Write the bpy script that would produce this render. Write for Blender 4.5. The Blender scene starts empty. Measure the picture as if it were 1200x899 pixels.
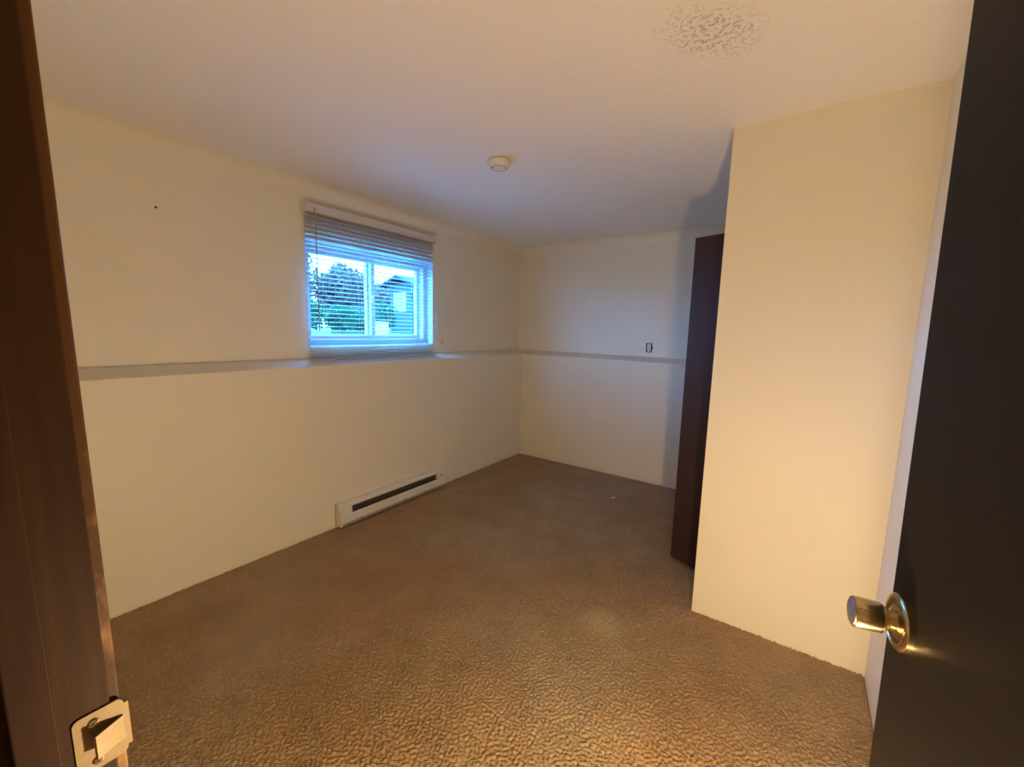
import bpy, bmesh, math, random
from mathutils import Vector, Matrix
R = math.radians
scene = bpy.context.scene
col = scene.collection

# ------------------------------------------------------------------ camera
cam_d = bpy.data.cameras.new('camera'); cam = bpy.data.objects.new('camera', cam_d); col.objects.link(cam)
cam_d.sensor_width = 36; cam_d.lens = 488.54 * 36 / 1200; cam_d.clip_start = 0.01; cam_d.clip_end = 200
yaw, pitch, roll = R(34.87), R(-7.4754), R(1.471)
F = Vector((-math.sin(yaw)*math.cos(pitch), math.cos(yaw)*math.cos(pitch), math.sin(pitch)))
Rt = F.cross(Vector((0, 0, 1))).normalized(); Up = Rt.cross(F)
R2 = math.cos(roll)*Rt + math.sin(roll)*Up; U2 = -math.sin(roll)*Rt + math.cos(roll)*Up
cam.matrix_world = Matrix(((R2.x, U2.x, -F.x, 2.7032), (R2.y, U2.y, -F.y, 0.0), (R2.z, U2.z, -F.z, 1.3862), (0, 0, 0, 1)))
scene.camera = cam

# ------------------------------------------------------------------ sky
SKY = 48.0
w = bpy.data.worlds.new('sky'); scene.world = w; w.use_nodes = True
nt = w.node_tree; nt.nodes.clear()
tc = nt.nodes.new('ShaderNodeTexCoord')
mp = nt.nodes.new('ShaderNodeMapping'); mp.inputs['Scale'].default_value = (5, 5, 11)
nz = nt.nodes.new('ShaderNodeTexNoise'); nz.inputs['Scale'].default_value = 1.6; nz.inputs['Detail'].default_value = 6
rp = nt.nodes.new('ShaderNodeValToRGB')
rp.color_ramp.elements[0].position = .42; rp.color_ramp.elements[0].color = (.06, .36, 1.0, 1)
rp.color_ramp.elements[1].position = .62; rp.color_ramp.elements[1].color = (.12, .45, 1.0, 1)
bg = nt.nodes.new('ShaderNodeBackground'); bg.inputs['Strength'].default_value = SKY
wo = nt.nodes.new('ShaderNodeOutputWorld')
nt.links.new(tc.outputs['Generated'], mp.inputs['Vector']); nt.links.new(mp.outputs[0], nz.inputs['Vector'])
nt.links.new(nz.outputs['Fac'], rp.inputs['Fac']); nt.links.new(rp.outputs[0], bg.inputs['Color']); nt.links.new(bg.outputs[0], wo.inputs[0])

# ------------------------------------------------------------------ lights
def light(name, kind, loc, energy, color, target=None, **kw):
    d = bpy.data.lights.new(name, kind); d.energy = energy; d.color = color
    for k, v in kw.items(): setattr(d, k, v)
    o = bpy.data.objects.new(name, d); col.objects.link(o); o.location = loc
    if target: o.rotation_euler = (Vector(target) - Vector(loc)).to_track_quat('-Z', 'Y').to_euler()
    return o
WARM = (1.0, .72, .40)
# the warm lamp beside the camera, below the picture: placed where the shadow edges of the closet corner and folding door meet
light('doorway_lamp_offscreen', 'POINT', (2.80, .50, .40), 66, WARM, shadow_soft_size=.035)
scene.view_settings.view_transform = 'Standard'; scene.view_settings.look = 'None'
scene.view_settings.exposure = 0.04; scene.view_settings.gamma = 1.0; scene.view_settings.use_curve_mapping = False
scene.cycles.diffuse_bounces = 7; scene.cycles.max_bounces = 14; scene.cycles.transparent_max_bounces = 16
scene.cycles.caustics_reflective = False

# ------------------------------------------------------------------ materials
def mat(name, color, rough=.6, metal=0, spec=.5, noise=None, bump=None, translucent=0, coat=0):
    """noise=(scale, color2, lo, hi[, stretch]); bump=(scale, strength, dist[, stretch])"""
    m = bpy.data.materials.new(name); m.use_nodes = True
    n = m.node_tree; b = n.nodes['Principled BSDF']
    b.inputs['Base Color'].default_value = (*color, 1); b.inputs['Roughness'].default_value = rough
    b.inputs['Metallic'].default_value = metal; b.inputs['Specular IOR Level'].default_value = spec
    b.inputs['Coat Weight'].default_value = coat
    tcn = n.nodes.new('ShaderNodeTexCoord')
    def tex(scale, stretch, detail=4):
        mpn = n.nodes.new('ShaderNodeMapping'); mpn.inputs['Scale'].default_value = stretch
        t = n.nodes.new('ShaderNodeTexNoise'); t.inputs['Scale'].default_value = scale; t.inputs['Detail'].default_value = detail
        n.links.new(tcn.outputs['Object'], mpn.inputs['Vector']); n.links.new(mpn.outputs[0], t.inputs['Vector'])
        return t
    if noise:
        t = tex(noise[0], noise[4] if len(noise) > 4 else (1, 1, 1))
        r = n.nodes.new('ShaderNodeValToRGB')
        r.color_ramp.elements[0].position = noise[2]; r.color_ramp.elements[0].color = (*color, 1)
        r.color_ramp.elements[1].position = noise[3]; r.color_ramp.elements[1].color = (*noise[1], 1)
        n.links.new(t.outputs['Fac'], r.inputs['Fac']); n.links.new(r.outputs[0], b.inputs['Base Color'])
    if bump:
        t = tex(bump[0], bump[3] if len(bump) > 3 else (1, 1, 1), 3)
        bp = n.nodes.new('ShaderNodeBump'); bp.inputs['Strength'].default_value = bump[1]; bp.inputs['Distance'].default_value = bump[2]
        n.links.new(t.outputs['Fac'], bp.inputs['Height']); n.links.new(bp.outputs[0], b.inputs['Normal'])
    if translucent:
        tr = n.nodes.new('ShaderNodeBsdfTranslucent'); tr.inputs['Color'].default_value = (*color, 1)
        mx = n.nodes.new('ShaderNodeMixShader'); mx.inputs[0].default_value = translucent
        n.links.new(b.outputs[0], mx.inputs[1]); n.links.new(tr.outputs[0], mx.inputs[2])
        n.links.new(mx.outputs[0], n.nodes['Material Output'].inputs[0])
    return m

M = {}
M['wall'] = mat('wall_paint', (.81, .76, .61), .55, noise=(3, (.79, .74, .585), .35, .7), bump=(90, .12, .002))
M['hall'] = mat('hall_paint', (.70, .64, .52), .7)
M['wood'] = mat('dark_stained_wood', (.030, .012, .005), .55, spec=.15, noise=(9, (.055, .023, .009), .35, .75, (6, 6, .5)), bump=(40, .15, .001, (4, 4, .3)))
M['worn'] = mat('worn_wood_edge', (.085, .038, .015), .5, spec=.2, bump=(60, .4, .002))
def add_wear(m):
    n = m.node_tree; b = n.nodes['Principled BSDF']; t = n.nodes.new('ShaderNodeTexCoord')
    mp_ = n.nodes.new('ShaderNodeMapping'); mp_.inputs['Scale'].default_value = (1, 1, .45); n.links.new(t.outputs['Object'], mp_.inputs['Vector'])
    q = n.nodes.new('ShaderNodeTexNoise'); q.inputs['Scale'].default_value = 34; q.inputs['Detail'].default_value = 5; n.links.new(mp_.outputs[0], q.inputs['Vector'])
    sx = n.nodes.new('ShaderNodeSeparateXYZ'); n.links.new(t.outputs['Object'], sx.inputs[0])
    zr = n.nodes.new('ShaderNodeMapRange'); zr.inputs[1].default_value = 1.32; zr.inputs[2].default_value = 1.0; zr.inputs[3].default_value = -.20; zr.inputs[4].default_value = .0
    n.links.new(sx.outputs['Z'], zr.inputs[0])
    ad = n.nodes.new('ShaderNodeMath'); n.links.new(q.outputs['Fac'], ad.inputs[0]); n.links.new(zr.outputs[0], ad.inputs[1])
    r = n.nodes.new('ShaderNodeValToRGB'); r.color_ramp.elements[0].position = .46; r.color_ramp.elements[0].color = (.085, .038, .015, 1)
    r.color_ramp.elements[1].position = .66; r.color_ramp.elements[1].color = (.36, .20, .085, 1)
    n.links.new(ad.outputs[0], r.inputs['Fac']); n.links.new(r.outputs[0], b.inputs['Base Color'])
add_wear(M['worn'])
M['stop'] = mat('dark_door_stop_wood', (.030, .012, .006), .6, spec=.12, noise=(9, (.048, .021, .011), .35, .75, (6, 6, .5)), bump=(40, .15, .001, (4, 4, .3)))
M['doorface'] = mat('dark_olive_brown_veneer', (.018, .0135, .008), .5, spec=.12, noise=(7, (.021, .016, .010), .3, .75, (8, 8, .4)), bump=(60, .08, .001, (6, 6, .3)))
M['closetdoor'] = mat('dark_brown_veneer', (.046, .020, .012), .45, spec=.25, noise=(8, (.034, .016, .012), .3, .75, (8, 8, .4)))
M['brass'] = mat('antique_brass', (.62, .50, .30), .22, 1, noise=(60, (.50, .38, .20), .35, .7))
M['steel'] = mat('dull_steel', (.50, .49, .50), .42, 1, bump=(420, .6, .002))
M['strike'] = mat('lacquered_brass_strike', (.30, .225, .125), .5, .35, noise=(90, (.23, .17, .09), .3, .75))
M['screw'] = mat('dark_screw', (.10, .08, .06), .4, .8)
M['black'] = mat('black_void', (.012, .011, .010), .8)
M['heater'] = mat('heater_enamel', (.78, .74, .66), .38, noise=(5, (.72, .68, .60), .3, .7))
M['fins'] = mat('dark_heater_fins', (.10, .085, .070), .5, .5)
M['slat'] = mat('blind_slat_enamel', (.50, .485, .465), .45)
M['rail'] = mat('blind_rail_enamel', (.66, .64, .64), .4)
M['cord'] = mat('blind_cord', (.62, .60, .57), .7)
M['wand'] = mat('clear_grey_wand', (.33, .33, .35), .25)
M['vinyl'] = mat('white_vinyl', (.62, .63, .64), .4)
M['plastic'] = mat('off_white_plastic', (.74, .70, .60), .4)
M['detector'] = mat('detector_plastic', (.74, .71, .62), .45)
M['clear'] = mat('clear_plastic', (.62, .60, .54), .15, coat=.4)
M['paper'] = mat('white_paper', (.82, .80, .74), .7)
M['grass'] = mat('lawn', (.045, .075, .03), .9, noise=(6, (.07, .10, .045), .35, .7))
M['leaf'] = mat('shrub_leaves', (.022, .055, .026), .6, spec=.1, noise=(5, (.045, .10, .045), .3, .7), translucent=.25)
M['paleleaf'] = mat('pale_leaves', (.16, .075, .060), .7, spec=.1, noise=(3, (.10, .060, .05), .3, .7), translucent=.3)
M['bark'] = mat('bark', (.10, .075, .055), .9)
M['siding'] = mat('house_siding', (.07, .075, .08), .7, spec=.1)
M['roof'] = mat('roof_shingle', (.035, .034, .036), .85, spec=.1)
M['whitetrim'] = mat('white_trim', (.55, .55, .54), .6)
M['fencewood'] = mat('weathered_fence_wood', (.06, .052, .045), .85, spec=.1, noise=(6, (.10, .088, .075), .3, .7, (4, 4, .4)))
M['box'] = mat('pale_box_plastic', (.45, .45, .43), .6)

def glass_mat():
    m = bpy.data.materials.new('window_glass'); m.use_nodes = True; n = m.node_tree; n.nodes.clear()
    t = n.nodes.new('ShaderNodeBsdfTransparent'); t.inputs[0].default_value = (.86, .94, .98, 1)
    g = n.nodes.new('ShaderNodeBsdfGlossy'); g.inputs['Roughness'].default_value = .02
    mx = n.nodes.new('ShaderNodeMixShader'); o = n.nodes.new('ShaderNodeOutputMaterial')
    mx.inputs[0].default_value = .035; n.links.new(t.outputs[0], mx.inputs[1]); n.links.new(g.outputs[0], mx.inputs[2]); n.links.new(mx.outputs[0], o.inputs[0])
    return m
M['glass'] = glass_mat()

def ceiling_mat():
    m = mat('stippled_ceiling', (.83, .80, .75), .85)
    n = m.node_tree; b = n.nodes['Principled BSDF']
    t = n.nodes.new('ShaderNodeTexCoord')
    v = n.nodes.new('ShaderNodeTexNoise'); v.inputs['Scale'].default_value = 55; v.inputs['Detail'].default_value = 5
    lo = n.nodes.new('ShaderNodeTexNoise'); lo.inputs['Scale'].default_value = 1.7; lo.inputs['Detail'].default_value = 3
    sp = n.nodes.new('ShaderNodeTexNoise'); sp.inputs['Scale'].default_value = 75; sp.inputs['Detail'].default_value = 2
    for q in (v, lo, sp): n.links.new(t.outputs['Object'], q.inputs['Vector'])
    # patchy stipple: relief and dark pits only where the large noise is high
    mr = n.nodes.new('ShaderNodeMapRange'); mr.inputs[1].default_value = .60; mr.inputs[2].default_value = .82
    sh = n.nodes.new('ShaderNodeMapping'); sh.inputs['Location'].default_value = (-2.39, -1.46, -2.28); n.links.new(t.outputs['Object'], sh.inputs['Vector'])
    dl = n.nodes.new('ShaderNodeVectorMath'); dl.operation = 'LENGTH'; n.links.new(sh.outputs[0], dl.inputs[0])
    pr_ = n.nodes.new('ShaderNodeMapRange'); pr_.inputs[1].default_value = .04; pr_.inputs[2].default_value = .24; pr_.inputs[3].default_value = .38; pr_.inputs[4].default_value = 0; n.links.new(dl.outputs['Value'], pr_.inputs[0])
    sm = n.nodes.new('ShaderNodeMath'); n.links.new(lo.outputs['Fac'], sm.inputs[0]); n.links.new(pr_.outputs[0], sm.inputs[1])
    n.links.new(sm.outputs[0], mr.inputs[0])
    ad = n.nodes.new('ShaderNodeMath'); ad.operation = 'MULTIPLY_ADD'; ad.inputs[1].default_value = .5; ad.inputs[2].default_value = .5
    n.links.new(mr.outputs[0], ad.inputs[0])
    bp = n.nodes.new('ShaderNodeBump'); bp.inputs['Distance'].default_value = .006
    n.links.new(ad.outputs[0], bp.inputs['Strength']); n.links.new(v.outputs['Fac'], bp.inputs['Height']); n.links.new(bp.outputs[0], b.inputs['Normal'])
    pit = n.nodes.new('ShaderNodeMapRange'); pit.inputs[1].default_value = .56; pit.inputs[2].default_value = .64
    n.links.new(sp.outputs['Fac'], pit.inputs[0])
    pm = n.nodes.new('ShaderNodeMath'); pm.operation = 'MULTIPLY'
    n.links.new(pit.outputs[0], pm.inputs[0]); n.links.new(mr.outputs[0], pm.inputs[1])
    hm = n.nodes.new('ShaderNodeMath'); hm.operation = 'MULTIPLY_ADD'; hm.inputs[1].default_value = -1.6
    n.links.new(pm.outputs[0], hm.inputs[0]); n.links.new(v.outputs['Fac'], hm.inputs[2]); n.links.new(hm.outputs[0], bp.inputs['Height'])
    return m
M['ceiling'] = ceiling_mat()

def carpet_mat():
    m = mat('brown_cut_pile_carpet', (.3, .2, .1), 1.0, spec=.1)
    n = m.node_tree; b = n.nodes['Principled BSDF']; b.inputs['Sheen Weight'].default_value = .12; b.inputs['Sheen Roughness'].default_value = .6
    t = n.nodes.new('ShaderNodeTexCoord')
    def noise(s, d=3, dist=0):
        q = n.nodes.new('ShaderNodeTexNoise'); q.inputs['Scale'].default_value = s; q.inputs['Detail'].default_value = d; q.inputs['Distortion'].default_value = dist
        n.links.new(t.outputs['Object'], q.inputs['Vector']); return q
    def ramp(src, p0, c0, p1, c1):
        r = n.nodes.new('ShaderNodeValToRGB'); r.color_ramp.elements[0].position = p0; r.color_ramp.elements[0].color = (*c0, 1)
        r.color_ramp.elements[1].position = p1; r.color_ramp.elements[1].color = (*c1, 1); n.links.new(src, r.inputs['Fac']); return r
    big = noise(1.1, 3); mid = noise(5, 4); tuft = noise(260, 3, .4)
    base = ramp(big.outputs['Fac'], .40, (.44, .275, .130), .64, (.475, .340, .190))     # traffic-worn, greyer lanes
    fine = ramp(mid.outputs['Fac'], .3, (.86, .86, .86), .7, (1.08, 1.08, 1.08))
    m1 = n.nodes.new('ShaderNodeMixRGB'); m1.blend_type = 'MULTIPLY'; m1.inputs[0].default_value = 1
    yarn = noise(190, 2); yr = ramp(yarn.outputs['Fac'], .36, (.80, .79, .77), .64, (1.10, 1.10, 1.10))      # heathered yarn, independent of the relief
    m0 = n.nodes.new('ShaderNodeMixRGB'); m0.blend_type = 'MULTIPLY'; m0.inputs[0].default_value = 1
    n.links.new(base.outputs[0], m0.inputs[1]); n.links.new(yr.outputs[0], m0.inputs[2])
    n.links.new(m0.outputs[0], m1.inputs[1]); n.links.new(fine.outputs[0], m1.inputs[2])
    # one paler round patch with an uneven edge
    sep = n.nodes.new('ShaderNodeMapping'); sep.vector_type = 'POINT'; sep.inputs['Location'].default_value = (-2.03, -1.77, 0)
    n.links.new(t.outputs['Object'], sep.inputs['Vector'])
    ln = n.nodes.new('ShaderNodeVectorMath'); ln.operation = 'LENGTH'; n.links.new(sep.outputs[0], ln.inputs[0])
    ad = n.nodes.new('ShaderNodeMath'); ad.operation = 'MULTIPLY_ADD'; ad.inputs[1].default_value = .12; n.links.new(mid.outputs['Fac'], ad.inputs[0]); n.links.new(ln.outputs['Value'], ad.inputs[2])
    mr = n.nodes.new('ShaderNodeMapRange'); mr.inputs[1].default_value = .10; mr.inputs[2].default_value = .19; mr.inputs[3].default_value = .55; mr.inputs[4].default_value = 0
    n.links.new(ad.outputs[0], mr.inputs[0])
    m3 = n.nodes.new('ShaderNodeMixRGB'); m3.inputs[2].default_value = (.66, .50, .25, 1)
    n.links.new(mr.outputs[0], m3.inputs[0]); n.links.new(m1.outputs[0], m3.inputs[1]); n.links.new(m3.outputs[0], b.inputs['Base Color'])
    bp = n.nodes.new('ShaderNodeBump'); bp.inputs['Strength'].default_value = .6; bp.inputs['Distance'].default_value = .004
    n.links.new(tuft.outputs['Fac'], bp.inputs['Height']); n.links.new(bp.outputs[0], b.inputs['Normal'])
    return m
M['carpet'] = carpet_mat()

# ------------------------------------------------------------------ builders
def box(bm, x0, x1, y0, y1, z0, z1, bevel=0, seg=2):
    vs = [bm.verts.new((x, y, z)) for x in (x0, x1) for y in (y0, y1) for z in (z0, z1)]
    q = [(0, 1, 3, 2), (4, 6, 7, 5), (0, 4, 5, 1), (2, 3, 7, 6), (0, 2, 6, 4), (1, 5, 7, 3)]
    fs = [bm.faces.new([vs[i] for i in f]) for f in q]
    if bevel:
        es = list({e for f in fs for e in f.edges})
        bmesh.ops.bevel(bm, geom=es, offset=bevel, segments=seg, affect='EDGES', profile=.5)
def prism(bm, pts, axis, a, b):
    """extrude a 2-D outline along axis from a to b; pts are the other two coordinates in x,y,z order"""
    def P(u, v, t): return {'x': (t, u, v), 'y': (u, t, v), 'z': (u, v, t)}[axis]
    A = [bm.verts.new(P(u, v, a)) for u, v in pts]; B = [bm.verts.new(P(u, v, b)) for u, v in pts]
    bm.faces.new(A); bm.faces.new(B[::-1])
    n = len(pts)
    for i in range(n): bm.faces.new((A[i], B[i], B[(i+1) % n], A[(i+1) % n]))
def lathe(bm, prof, n=32, xf=None):
    """revolve (radius, height) about local z, closed at both ends; xf maps to place"""
    rings = []
    for r, h in prof:
        rings.append([bm.verts.new((xf @ Vector((r*math.cos(2*math.pi*k/n), r*math.sin(2*math.pi*k/n), h))) if xf else (r*math.cos(2*math.pi*k/n), r*math.sin(2*math.pi*k/n), h)) for k in range(n)])
    for a, b in zip(rings, rings[1:]):
        for k in range(n): bm.faces.new((a[k], a[(k+1) % n], b[(k+1) % n], b[k]))
    bm.faces.new(rings[0][::-1]); bm.faces.new(rings[-1])
def tube(bm, pts, r, n=8):
    pts = [Vector(p) for p in pts]; rings = []
    for i, p in enumerate(pts):
        d = (pts[min(i+1, len(pts)-1)] - pts[max(i-1, 0)]).normalized()
        a = d.cross(Vector((0, 0, 1)) if abs(d.z) < .9 else Vector((1, 0, 0))).normalized(); b = d.cross(a)
        rr = r[i] if isinstance(r, (list, tuple)) else r
        rings.append([bm.verts.new(p + rr*(math.cos(2*math.pi*k/n)*a + math.sin(2*math.pi*k/n)*b)) for k in range(n)])
    for A, B in zip(rings, rings[1:]):
        for k in range(n): bm.faces.new((A[k], A[(k+1) % n], B[(k+1) % n], B[k]))
    bm.faces.new(rings[0][::-1]); bm.faces.new(rings[-1])
def obj(name, bm, m, parent=None, smooth=False, **props):
    bmesh.ops.recalc_face_normals(bm, faces=bm.faces)
    me = bpy.data.meshes.new(name); bm.to_mesh(me); bm.free(); me.materials.append(M[m])
    if smooth:
        for p in me.polygons: p.use_smooth = True
        try: me.set_sharp_from_angle(angle=R(40))
        except Exception: pass
    o = bpy.data.objects.new(name, me); col.objects.link(o); o.parent = parent
    for k, v in props.items(): o[k] = v
    return o
def B(name, m, *boxes, parent=None, bevel=0, **props):
    bm = bmesh.new()
    for b in boxes: box(bm, *b, bevel=bevel)
    return obj(name, bm, m, parent, **props)
def empty(name, loc, **props):
    o = bpy.data.objects.new(name, None); col.objects.link(o); o.location = loc; o.empty_display_size = .05
    for k, v in props.items(): o[k] = v
    return o
def S(name, label, cat): return dict(kind='structure', label=label, category=cat)

# ------------------------------------------------------------------ room shell
L, H, D, ZL, ZB = 3.983, 2.28, .17, 1.1158, 1.1534
XC, YC, XR = 2.3592, 2.1359, 3.0352
TW = .22                                    # outer wall thickness
# floor: carpet with a rolled edge that stops just short of the walls, on a dark slab
def carpet_floor():
    import numpy as np
    x = np.linspace(D+.003, XR-.001, 572)
    y = np.concatenate([[-1.3, .10], np.arange(.105, L-D-.005, .005), [L-D-.003]])
    g = np.random.default_rng(7); nx, ny = len(x), len(y)
    fx, fy = np.meshgrid(np.fft.fftfreq(nx, .005), np.fft.fftfreq(ny, .005), indexing='ij'); f = np.hypot(fx, fy)
    h = np.fft.ifft2(np.fft.fft2(g.standard_normal((nx, ny))) * (np.exp(-((f-68)/30)**2) + .25*np.exp(-((f-22)/10)**2))).real
    h = np.clip(h/h.std(), -2, 2)
    z = -.0060 + .0030*h
    z[0, :] = z[-1, :] = z[:, 0] = z[:, -1] = -.013        # pile rolls down at the edges
    co = np.stack([np.repeat(x, ny), np.tile(y, nx), z.ravel()], 1).astype(np.float32)
    a = (np.arange(nx-1)[:, None]*ny + np.arange(ny-1)[None]).ravel()
    fc = np.stack([a, a+ny, a+ny+1, a+1], 1)
    me = bpy.data.meshes.new('floor'); me.vertices.add(len(co)); me.vertices.foreach_set('co', co.ravel())
    me.loops.add(fc.size); me.loops.foreach_set('vertex_index', fc.ravel().astype(np.int32))
    me.polygons.add(len(fc)); me.polygons.foreach_set('loop_start', np.arange(0, fc.size, 4, dtype=np.int32))
    me.update(calc_edges=True); me.validate()
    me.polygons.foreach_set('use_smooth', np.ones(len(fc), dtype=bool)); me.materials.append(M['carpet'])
    o = bpy.data.objects.new('floor', me); col.objects.link(o)
    o['kind'] = 'structure'; o['label'] = 'brown cut-pile carpet covering the whole room floor'; o['category'] = 'floor'
    return o
fl = carpet_floor()
M['slab'] = mat('bare_concrete_slab', (.32, .30, .27), .9)
B('subfloor', 'slab', (-.3, 4.2, -1.5, L+.3, -.06, -.014), parent=fl)
B('ceiling', 'ceiling', (-.3, 4.2, -1.5, L+.3, H, H+.08), kind='structure', label='cream stippled ceiling with rough patches', category='ceiling')

# left wall: upper leaf with the window opening, thicker lower half with a sloping ledge
WY0, WY1, WZ0, WZ1 = 1.50, 2.633, 1.235, 1.932
wl = B('wall_left', 'wall', (-TW, 0, -.05, WY0, 1.0, H), (-TW, 0, WY1, L+.2, 1.0, H), (-TW, 0, WY0, WY1, 1.0, WZ0), (-TW, 0, WY0, WY1, WZ1, H),
       kind='structure', label='cream painted wall with the window and a thicker lower half', category='wall')
bm = bmesh.new(); prism(bm, [(-TW, -.02), (D, -.02), (D, ZL), (0, ZB), (-TW, ZB)], 'y', -.05, L+.2)
lw = obj('lower_wall', bm, 'wall', wl)
bm = bmesh.new(); prism(bm, [(D+.001, ZL-.002), (D+.001, ZL+.001), (-.002, ZB+.002), (-.002, ZB-.001)], 'y', -.04, L+.0)
obj('ledge', bm, 'wall', wl)
# far wall
wf = B('wall_far', 'wall', (-.2, 4.0, L, L+TW, 1.0, H), kind='structure', label='cream painted end wall with a narrow ledge and an open socket', category='wall')
bm = bmesh.new(); prism(bm, [(L-D, -.02), (L-D, ZL), (L, ZB), (L+TW, ZB), (L+TW, -.02)], 'x', -.2, 4.0)
obj('lower_wall', bm, 'wall', wf)
bm = bmesh.new(); prism(bm, [(L-D-.001, ZL-.002), (L-D-.001, ZL+.001), (L+.002, ZB+.002), (L+.002, ZB-.001)], 'x', .0, XC)
obj('ledge', bm, 'wall', wf)
# softly rounded plaster joint under the ceiling
def cove(axis, a, b):
    bm = bmesh.new(); r = .08
    arc = [(r - r*math.cos(t), -r + r*math.sin(t)) for t in [math.pi/2*k/8 for k in range(9)]]
    if axis == 'y': prism(bm, [(-.01, H+.01), (-.01, H-r)] + [(u, H+v) for u, v in arc] + [(r, H+.01)], 'y', a, b)
    else: prism(bm, [(L+.01, H+.01), (L+.01, H-r)] + [(L-u, H+v) for u, v in arc] + [(L-r, H+.01)], 'x', a, b)
    return bm
obj('trim_1', cove('y', .08, L), 'wall', None, True, kind='structure', label='rounded plaster joint between left wall and ceiling', category='trim')
obj('trim_2', cove('x', 0, XC), 'wall', None, True, kind='structure', label='rounded plaster joint between end wall and ceiling', category='trim')
# right wall and closet walls
B('wall_right', 'wall', (XR, XR+.12, -.05, L, -.02, H), kind='structure', label='pale wall seen in a narrow strip behind the open door', category='wall')
wc = B('wall_closet', 'wall', (XC, XR+.02, YC, YC+.10, -.02, H), kind='structure', label='warm lit blank cream wall boxing in the closet', category='wall')
CO0, CO1, COZ = 2.43, 3.62, 1.96
B('closet_side_wall', 'wall', (XC, XC+.10, YC+.10, CO0, -.02, H), (XC, XC+.10, CO1, L, -.02, H), (XC, XC+.10, CO0, CO1, COZ, H), parent=wc)
# wall with the doorway and the short hall behind it
DX0, DX1, DY0, DY1, DZ = 2.145, 3.005, -.045, .080, 2.06
B('wall_near', 'wall', (-.2, DX0, DY0, DY1, -.02, H), (DX1, 4.2, DY0, DY1, -.02, H), (DX0, DX1, DY0, DY1, DZ, H), kind='structure', label='wall pierced by the doorway', category='wall')
B('wall_hall', 'hall', (1.3, 1.4, -1.4, DY0, -.02, H), (4.0, 4.1, -1.4, DY0, -.02, H), (1.3, 4.1, -1.5, -1.4, -.02, H), kind='structure', label='plain walls of the hall outside the doorway', category='wall')

# ------------------------------------------------------------------ door frame
JX = 2.165
jf = B('trim_3', 'wood', (DX0, JX, DY0, DY1, 0, DZ-.02), bevel=.0015, kind='structure', label='dark stained door jamb with a scuffed edge and a brass strike plate', category='door frame')
B('door_stop', 'stop', (JX-.002, JX+.011, .016, .043, 0, DZ-.02), parent=jf, bevel=.0015)
B('casing', 'worn', (2.09, JX-.003, DY1-.002, DY1+.008, 0, DZ+.04), parent=jf, bevel=.002, label='worn casing edge with bare lighter wood')
B('head_jamb', 'wood', (JX, 2.985, DY0, DY1, DZ-.02, DZ), parent=jf)
B('hinge_jamb', 'wood', (2.985, DX1, DY0, DY1, 0, DZ-.02), parent=jf)
PIV = Matrix.Translation((0, .08, .97)) @ Matrix.Rotation(R(.7), 4, 'X') @ Matrix.Translation((0, -.08, -.97)); jf.matrix_world = PIV   # old frame, slightly out of plumb
# strike plate
ZK = .972
bm = bmesh.new()
def rrect(cy, cz, w, h, r, n=5):
    pts = []
    for sx, sz, a0 in ((1, 1, 0), (-1, 1, 90), (-1, -1, 180), (1, -1, 270)):
        for k in range(n+1):
            a = R(a0 + 90*k/n); pts.append((cy + sx*(w/2-r) + r*math.cos(a), cz + sz*(h/2-r) + r*math.sin(a)))
    return pts
prism(bm, rrect(.0705, ZK, .037, .062, .006), 'x', JX-.001, JX+.0016)
sp = obj('strike_plate', bm, 'strike', jf, label='brass strike plate')
B('lip', 'strike', (JX-.004, JX+.0015, .082, .0925, ZK-.024, ZK+.024), parent=sp)
bm = bmesh.new()   # bent tongue, hinged at the room edge and standing proud at its free end
prism(bm, [(JX+.0010, .0875), (JX+.0030, .0875), (JX+.0125, .0655), (JX+.0105, .0640)], 'z', ZK-.013, ZK+.012)
obj('tongue', bm, 'strike', sp)
for dz in (.0205, -.0215):
    bm = bmesh.new(); xf = Matrix.Translation((JX+.0012, .0665, ZK+dz)) @ Matrix.Rotation(R(90), 4, 'Y')
    lathe(bm, [(.0042, 0), (.0042, .0009), (.003, .0014)], 16, xf); sc = obj('screw', bm, 'brass', sp)
    bm = bmesh.new()
    for a in (20, 110):
        t = Matrix.Translation((JX+.0027, .0665, ZK+dz)) @ Matrix.Rotation(R(a), 4, 'X')
        n0 = len(bm.verts); box(bm, -.0003, .0003, -.0032, .0032, -.0007, .0007); bm.verts.ensure_lookup_table()
        for v in bm.verts[n0:]: v.co = t @ v.co
    obj('screw_slot', bm, 'screw', sp)

# ------------------------------------------------------------------ entry door
DW = .748; LEAN = R(2.0)
door = B('door_1', 'doorface', (0, DW, -.035, 0, .012, 2.03), bevel=.002, kind='structure', label='dark brown flush door standing open with a brass knob', category='door')
u = Vector((-.183, .983, 0)).normalized()
base = Vector((2.845, .82, 0)) - u*DW - u*(1.22*math.sin(LEAN))
door.location = base; door.rotation_euler = (0, LEAN, math.atan2(u.y, u.x))
KX, KZ = DW-.045, 1.012
kb = Matrix.Translation((KX + .0, 0, KZ)) @ Matrix.Rotation(R(-90), 4, 'X')       # local z -> +y, out of the visible face
bm = bmesh.new(); lathe(bm, [(.0385, -.002), (.0385, .0075), (.0365, .0095), (.031, .0105), (.029, .0090), (.0225, .0090), (.019, .0115)], 40, kb)
rose = obj('knob_rose', bm, 'brass', door, True, label='round brass rose')
bm = bmesh.new(); lathe(bm, [(.0125, .011), (.0125, .016), (.0155, .020), (.0205, .026), (.0208, .029), (.0218, .0565), (.0205, .0585)], 40, kb)
kn = obj('door_knob', bm, 'brass', door, True, label='tapered brass knob')
bm = bmesh.new(); lathe(bm, [(.0185, .0575), (.0185, .0595), (.0175, .0602)], 32, kb); obj('knob_face', bm, 'steel', kn, True)
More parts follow.
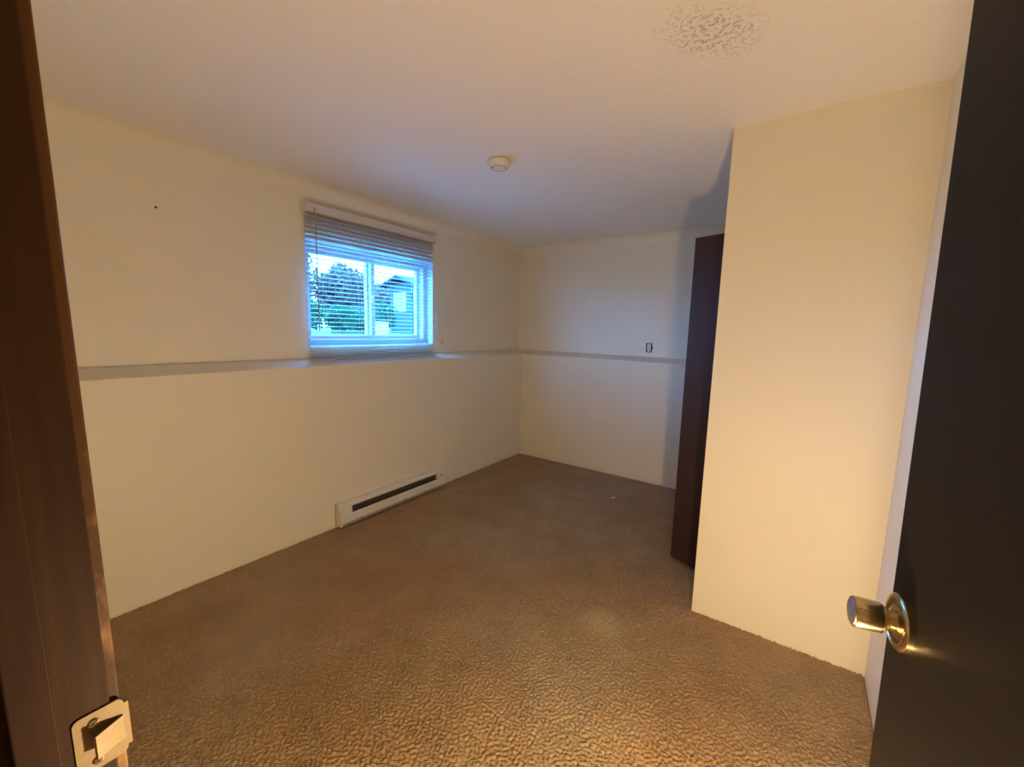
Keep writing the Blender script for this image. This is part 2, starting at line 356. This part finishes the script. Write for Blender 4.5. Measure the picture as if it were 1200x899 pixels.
B('latch_plate', 'brass', (DW-.001, DW+.0008, -.029, -.006, KZ-.028, KZ+.028), parent=door)
B('latch_bolt', 'brass', (DW, DW+.008, -.024, -.011, KZ-.009, KZ+.009), parent=door, bevel=.002)
kb2 = Matrix.Translation((KX, -.035, KZ)) @ Matrix.Rotation(R(90), 4, 'X')
bm = bmesh.new(); lathe(bm, [(.0385, -.002), (.0385, .007), (.031, .0115), (.0125, .012), (.0115, .020), (.0225, .033), (.0246, .073), (.0232, .0755)], 32, kb2); obj('back_knob', bm, 'brass', door, True)
for z in (.25, 1.02, 1.8):
    bm = bmesh.new(); tube(bm, [(-.006, .002, z-.045), (-.006, .002, z+.045)], .006, 10); obj('hinge', bm, 'brass', door, True)

# ------------------------------------------------------------------ closet bifold door
bf = empty('door_2', (2.42, 2.455, 0), kind='structure', label='dark brown folding closet door half open', category='door')
def leaf(a, b, z0, z1, t=.028):
    a, b = Vector(a), Vector(b); d = (b-a).normalized(); n = Vector((-d.y, d.x)); o = Vector((2.42, 2.455))
    pts = [(a+n*0-o), (b-o), (b+n*t-o), (a+n*t-o)]
    bm = bmesh.new(); prism(bm, [(p.x, p.y) for p in pts], 'z', z0, z1)
    bmesh.ops.bevel(bm, geom=list(bm.edges), offset=.0015, segments=1, affect='EDGES'); return obj('door_leaf', bm, 'closetdoor', bf)
apex = (2.146, 2.553)
lf1 = leaf(apex, (2.432, 2.449), .02, 1.914)
lf2 = leaf((2.432, 2.695), (2.152, 2.590), .02, 1.914)
bm = bmesh.new()
for z in (.3, 1.0, 1.65): tube(bm, [(2.147-2.42, 2.585-2.455, z-.03), (2.147-2.42, 2.585-2.455, z+.03)], .005, 8)
obj('fold_hinge', bm, 'steel', bf)
B('track', 'rail', (-.005, .025, -.02, 1.16, 1.93, 1.955), parent=bf)
bm = bmesh.new(); tube(bm, [(.012, -.0, 1.90), (.012, -.0, 1.935)], .005, 8); obj('pivot_pin', bm, 'steel', bf)

# ------------------------------------------------------------------ window
wi = B('window_1', 'vinyl', (-.17, -.07, WY0, WY0+.045, WZ0, WZ1), (-.17, -.07, WY1-.045, WY1, WZ0, WZ1), (-.17, -.07, WY0+.045, WY1-.045, WZ0, WZ0+.04), (-.17, -.07, WY0+.045, WY1-.045, WZ1-.045, WZ1),
       kind='structure', label='sliding window with two panes behind the blind', category='window')
def sash(y0, y1, x0, x1, s=.034):
    z0, z1 = WZ0+.036, WZ1-.040
    o = B('sash', 'vinyl', (x0, x1, y0, y0+s, z0, z1), (x0, x1, y1-s, y1, z0, z1), (x0, x1, y0+s, y1-s, z0, z0+s), (x0, x1, y0+s, y1-s, z1-s, z1), parent=wi)
    xm = (x0+x1)/2
    B('pane', 'glass', (xm-.003, xm+.003, y0+s-.004, y1-s+.004, z0+s-.004, z1-s+.004), parent=o)
B('reveal', 'vinyl', (-.07, .001, WY0-.001, WY0+.003, WZ0, WZ1), (-.07, .001, WY1-.003, WY1+.001, WZ0, WZ1), (-.07, .001, WY0, WY1, WZ0-.001, WZ0+.003), (-.07, .001, WY0, WY1, WZ1-.003, WZ1+.001), parent=wi)
sash(WY0+.040, 2.098, -.118, -.086); sash(2.052, WY1-.040, -.156, -.124)
B('latch', 'plastic', (-.090, -.074, 2.066, 2.084, 1.56, 1.62), parent=wi, bevel=.003)
bm = bmesh.new(); tube(bm, [(-.08, 1.55, 1.272), (-.08, 2.59, 1.272)], .004, 6); obj('slide_rail', bm, 'vinyl', wi)

# ------------------------------------------------------------------ blind
bl = empty('venetian_blind', (.048, 2.05, 1.13), label='grey horizontal-slat blind lowered over the window', category='blind')
BO = Vector((.048, 2.05, 1.13))
def LB(*b): return (b[0]-BO.x, b[1]-BO.x, b[2]-BO.y, b[3]-BO.y, b[4]-BO.z, b[5]-BO.z)
BY0, BY1 = 1.484, 2.592
B('headrail', 'rail', LB(.022, .074, BY0-.004, BY1+.006, 2.088, 2.140), parent=bl, bevel=.002)
B('bottom_rail', 'rail', LB(.031, .065, BY0, BY1, 1.136, 1.148), parent=bl, bevel=.003)
bm = bmesh.new(); wsl = .034; nseg = 6; pr = []
for i in range(nseg+1):
    s = i/nseg - .5; pr.append((s*wsl, .0028*(1-4*s*s)))
prism(bm, pr + [(x, z-.0007) for x, z in pr[::-1]], 'y', BY0-BO.y, BY1-BO.y)
slat0 = None; zs = []; z = 2.070
while z > 1.255: zs.append(z); z -= .0292
zs += [1.232, 1.211, 1.191, 1.172, 1.156]
for i, z in enumerate(zs):
    if slat0 is None: slat0 = obj('slat', bm, 'slat', bl); o = slat0
    else: o = slat0.copy(); col.objects.link(o)
    o.location = (0, 0, z-BO.z); o.rotation_euler = (0, R(-3), 0)
for y in (1.60, 1.87, 2.13, 2.39, 2.55):
    for x in (.031, .065):
        bm = bmesh.new(); tube(bm, [(x-BO.x, y-BO.y, 2.09-BO.z), (x-BO.x, y-BO.y, 1.14-BO.z)], .0008, 5); obj('ladder_cord', bm, 'cord', bl)
bm = bmesh.new(); tube(bm, [(.080-BO.x, 1.530-BO.y, 2.115-BO.z), (.081-BO.x, 1.532-BO.y, 2.08-BO.z), (.082-BO.x, 1.536-BO.y, 1.34-BO.z)], .0042, 6)
obj('tilt_wand', bm, 'wand', bl)
bm = bmesh.new(); tube(bm, [(.077-BO.x, 2.565-BO.y, 2.10-BO.z), (.077-BO.x, 2.58-BO.y, 1.6-BO.z), (.045-BO.x, 2.66-BO.y, 1.30-BO.z), (.022-BO.x, 2.725-BO.y, 1.262-BO.z)], .0010, 5)
for yb in (BY0-.006, BY1+.006): B('bracket', 'rail', LB(0, .074, yb, yb+.003, 2.085, 2.142), parent=bl)
obj('lift_cord', bm, 'cord', bl)
# cord cleat
cl = empty('cord_cleat', (0, 2.735, 1.252), label='small clear plastic cord cleat on the wall beside the blind', category='cleat')
B('base', 'clear', (0, .010, -.009, .009, -.016, .016), parent=cl, bevel=.002)
for s in (-1, 1):
    bm = bmesh.new(); tube(bm, [(.006, 0, s*.004), (.022, 0, s*.010), (.026, .002*s, s*.026), (.020, .004*s, s*.042)], [.006, .006, .005, .0025], 8); obj('horn', bm, 'clear', cl, True)
bm = bmesh.new(); tube(bm, [(.016, .011*math.cos(t), .020*math.sin(t)-.002) for t in [k*2*math.pi/16 for k in range(17)]], .0016, 6); obj('cord_loop', bm, 'cord', cl)

# ------------------------------------------------------------------ baseboard heater
HY0, HY1 = 1.552, 2.572
ht = empty('baseboard_heater', (D, (HY0+HY1)/2, 0), label='white electric baseboard heater under the window', category='heater')
hy0, hy1 = HY0-(HY0+HY1)/2, HY1-(HY0+HY1)/2
B('back_panel', 'heater', (-.001, .008, hy0, hy1, .012, .168), parent=ht, bevel=.001)
bm = bmesh.new(); prism(bm, [(.0, .168), (.0, .162), (.030, .158), (.050, .146), (.050, .136), (.054, .136), (.055, .148), (.033, .164)], 'y', hy0+.01, hy1-.01); obj('top_hood', bm, 'heater', ht)
bm = bmesh.new(); prism(bm, [(.054, .087), (.058, .090), (.064, .084), (.066, .038), (.060, .026), (.056, .028), (.061, .040), (.059, .082)], 'y', hy0+.01, hy1-.01); obj('front_cover', bm, 'heater', ht)
bm = bmesh.new(); prism(bm, [(.0, .012), (.060, .012), (.066, .020), (.062, .021), (.058, .016), (.0, .016)], 'y', hy0+.01, hy1-.01); obj('bottom_lip', bm, 'heater', ht)
B('heating_element', 'fins', (.008, .028, hy0+.09, hy1-.09, .03, .125), parent=ht)
for a, b in ((hy0, hy0+.014), (hy1-.014, hy1)):
    bm = bmesh.new(); prism(bm, [(-.001, .010), (.062, .010), (.068, .020), (.068, .096), (.058, .142), (.034, .168), (-.001, .170)], 'y', a, b); obj('end_cap', bm, 'heater', ht)
for a, b in ((hy0+.012, hy0+.095), (hy1-.095, hy1-.012)):
    bm = bmesh.new(); prism(bm, [(.01, .086), (.057, .086), (.053, .140), (.01, .140)], 'y', a, b); obj('junction_cover', bm, 'heater', ht)
bm = bmesh.new(); lathe(bm, [(.007, 0), (.007, .002), (.005, .003)], 12, Matrix.Translation((.0555, hy1-.052, .113)) @ Matrix.Rotation(R(85), 4, 'Y')); obj('cover_screw', bm, 'fins', ht)
for y in (hy0+.16, 0.05, hy1-.25): B('bracket', 'fins', (.048, .0625, y, y+.012, .016, .030), parent=ht)

# ------------------------------------------------------------------ smoke detector
sd = empty('smoke_detector', (1.268, 1.885, H), label='round off-white smoke detector on the ceiling', category='smoke detector')
bm = bmesh.new(); lathe(bm, [(.050, .001), (.050, -.008)], 40); obj('mounting_base', bm, 'detector', sd, True)
bm = bmesh.new(); lathe(bm, [(.058, -.006), (.061, -.010), (.060, -.020), (.056, -.033), (.054, -.036)], 48); obj('housing', bm, 'detector', sd, True)
bm = bmesh.new(); lathe(bm, [(.0545, -.0345), (.051, -.039), (.046, -.0415), (.030, -.0425)], 48); obj('cover_face', bm, 'detector', sd, True)
for k in range(10):
    a = 2*math.pi*k/10; bm = bmesh.new(); box(bm, -.010, .010, -.0016, .0016, -.0425, -.0405)
    o = obj('vent', bm, 'fins', sd); o.location = (.042*math.cos(a), .042*math.sin(a), 0); o.rotation_euler = (0, 0, a+math.pi/2)
bm = bmesh.new(); lathe(bm, [(.008, -.040), (.008, -.0445), (.006, -.0455)], 20); obj('test_button', bm, 'plastic', sd, True)
bm = bmesh.new(); lathe(bm, [(.0045, -.040), (.0045, -.044)], 12, Matrix.Translation((-.018, -.030, 0))); obj('indicator', bm, 'fins', sd, True)

# ------------------------------------------------------------------ bare outlet on the far wall
ou = empty('wall_outlet', (1.497, L, 1.242), label='wall outlet without its cover plate above the narrow ledge', category='outlet')
B('box_edge', 'black', (-.028, -.019, -.004, .002, -.042, .042), (.019, .028, -.004, .002, -.042, .042), (-.019, -.008, -.004, .002, .034, .042), (.008, .019, -.004, .002, .034, .042), (-.019, -.008, -.004, .002, -.042, -.034), (.008, .019, -.004, .002, -.042, -.034), (.028, .034, -.004, .002, -.014, .014), parent=ou)
B('mounting_strap', 'steel', (-.008, .008, -.005, .002, -.052, .052), parent=ou, bevel=.001)
for s in (-1, 1):
    rc = B('receptacle', 'plastic', (-.017, .017, -.012, .0, s*.019-.0145, s*.019+.0145), parent=ou, bevel=.004)
    for y in (-.006, .006): B('slot', 'black', (y-.0012, y+.0012, -.0125, -.0115, s*.019-.004, s*.019+.006), parent=rc)

# ------------------------------------------------------------------ small bits
bm = bmesh.new()
pts = [(-.024, -.005, .001), (.0, -.008, .006), (.022, -.004, .003), (.024, .006, .002), (.001, .008, .009), (-.022, .007, .003)]
vs = [bm.verts.new(p) for p in pts]; us = [bm.verts.new((p[0], p[1], p[2]+.0012)) for p in pts]
bm.faces.new(vs); bm.faces.new(us[::-1])
for i in range(6): bm.faces.new((vs[i], us[i], us[(i+1) % 6], vs[(i+1) % 6]))
ps = obj('paper_scrap', bm, 'paper', None, label='tiny white paper scrap lying on the carpet', category='scrap'); ps.location = (1.512, 3.242, -.0005); ps.rotation_euler = (0, 0, R(55))
bm = bmesh.new(); lathe(bm, [(.0022, -.006), (.0022, .004), (.006, .0045), (.006, .0060), (.004, .007)], 12, Matrix.Translation((0, .747, 1.938)) @ Matrix.Rotation(R(90), 4, 'Y'))
obj('wall_nail', bm, 'fins', None, True, label='small dark nail head in the bare wall', category='nail')

# ------------------------------------------------------------------ outside the window
GZ = 1.05
B('lawn', 'grass', (-60, -TW-.02, -30, 60, GZ-.3, GZ), kind='structure', label='lawn outside the window', category='ground')
M['bounce'] = mat('pale_bounce', (.30, .295, .28), .9, noise=(8, (.25, .245, .23), .3, .7))
B('bounce_slab', 'bounce', (-5.2, -TW-.01, -2.5, 5.2, GZ-.1, GZ+.015), kind='structure', label='added unseen pale slab bouncing daylight in at the window', category='ground')  # added out of sight to bounce daylight up through the window onto the ceiling
rnd = random.Random(4)
def foliage(n, rx, ry, rz, cz, size):
    bm = bmesh.new()
    for _ in range(n):
        while True:
            p = Vector((rnd.uniform(-1, 1), rnd.uniform(-1, 1), rnd.uniform(-1, 1)))
            if .25 < p.length < 1: break
        k = .82 + .18*math.sin(5*p.x+3*p.z)*math.cos(4*p.y)
        c = Vector((p.x*rx*k, p.y*ry*k, cz + p.z*rz*k))
        a = Vector((rnd.gauss(0, 1), rnd.gauss(0, 1), rnd.gauss(0, 1))).normalized(); b = a.orthogonal().normalized()
        s = size*rnd.uniform(.6, 1.3)
        bm.faces.new([bm.verts.new(c+a*s), bm.verts.new(c+b*s*.5), bm.verts.new(c-a*s), bm.verts.new(c-b*s*.5)])
    return bm
def plant(name, label, cat, loc, rx, ry, h, n, size, leafm, trunk, group=None):
    t = empty(name, loc, label=label, category=cat)
    if group: t['group'] = group
    rz = (h-trunk)/2
    me = obj('foliage', foliage(n, rx, ry, rz, trunk+rz, size), leafm, t)
    bm = bmesh.new(); top = trunk+rz*1.2
    tube(bm, [(0, 0, -.05), (.03, .02, trunk*.6), (0, .03, top)], [.05*h/2, .04*h/2, .015*h/2], 7)
    for k in range(5):
        a = k*1.3; tube(bm, [(0, .02, trunk*.8+.05*k), (rx*.6*math.cos(a), ry*.6*math.sin(a), trunk+rz*(.7+.15*k))], [.018*h/2, .006*h/2], 5)
    obj('stem', bm, 'bark', t)
SH = 'green leafy shrub growing in the row outside the window'
for (x, y, rx, ry, h) in [(-7.3, 4.42, .55, .52, .95), (-7.5, 5.60, .6, .55, 1.05), (-7.7, 6.72, .55, .52, .92), (-9.0, 8.3, .6, .6, .85), (-10.0, 9.9, .6, .62, 1.25)]:
    plant('shrub', SH, 'shrub', (x, y, GZ), rx, ry, h, 1500, .06, 'leaf', .1, 'shrubs outside the window')
PT = 'thin-leaved autumn tree standing beyond the shrubs outside'
for (x, y, rx, ry, h) in [(-15, 6.3, 1.5, 1.4, 3.7), (-16, 9.4, 1.5, 1.5, 4.0), (-16.5, 12.6, 1.5, 1.55, 3.5), (-19, 16.6, 1.6, 1.6, 3.0)]:
    plant('tree', PT, 'tree', (x, y, GZ), rx, ry, h, 4500, .13, 'paleleaf', .4, 'trees beyond the shrubs')
# neighbouring house
hs = empty('neighbour_house', (-12.0, 13.1, GZ), label='grey house with a dark sloping roof seen through the window', category='house')
B('wall', 'siding', (-1.6, 0, 0, 4.0, -.1, 2.25), parent=hs)
bm = bmesh.new(); prism(bm, [(.30, 2.10), (.30, 2.22), (-.8, 2.62), (-1.9, 2.22), (-1.9, 2.10), (-.8, 2.50)], 'y', -.35, 4.3); obj('roof', bm, 'roof', hs)
f = B('window', 'whitetrim', (-1.25, -.45, -.06, .02, 1.0, 1.85), parent=hs)
for k in (0, 1): B('pane', 'glass', (-1.2+k*.37, -.87+k*.37, -.07, -.055, 1.05, 1.8), parent=f)
B('corner_board', 'whitetrim', (-.06, .03, -.03, .06, -.1, 2.2), parent=hs)
bm = bmesh.new(); tube(bm, [(.28, -.25, 2.12), (.10, -.12, 1.7), (.08, -.08, 1.4), (.08, -.08, 0)], .05, 8); obj('downpipe', bm, 'roof', hs)
sb = None
for k in range(12):
    if sb is None: sb = B('siding_board', 'siding', (-.01, .022, .07, 4.0, 0, .15), parent=hs); o = sb
    else: o = sb.copy(); col.objects.link(o)
    o.location = (0, 0, .04+k*.175)
# fence
fe = empty('board_fence', (-11.4, 9.3, GZ), label='dark weathered board fence behind the shrubs outside', category='fence')
b0 = None
for k in range(14):
    if b0 is None: b0 = B('fence_board', 'fencewood', (-.012, .012, -.065, .065, 0, 1.0), parent=fe); o = b0
    else: o = b0.copy(); col.objects.link(o)
    o.location = (0, -.55+k*.145, 0)
for z in (.25, .8): B('rail', 'fencewood', (-.06, -.012, -.63, 1.42, z-.04, z+.04), parent=fe)
# pale box
bx = empty('pale_box', (-6.2, 6.84, GZ), label='small pale slatted box standing on the lawn outside', category='box')
B('body', 'box', (-.14, .13, -.14, .14, 0, .40), parent=bx, bevel=.01)
for k in range(4): B('slat', 'box', (.13, .142, -.15, .15, .03+k*.095, .09+k*.095), parent=bx)
B('lid', 'box', (-.155, .15, -.155, .155, .40, .43), parent=bx, bevel=.006)
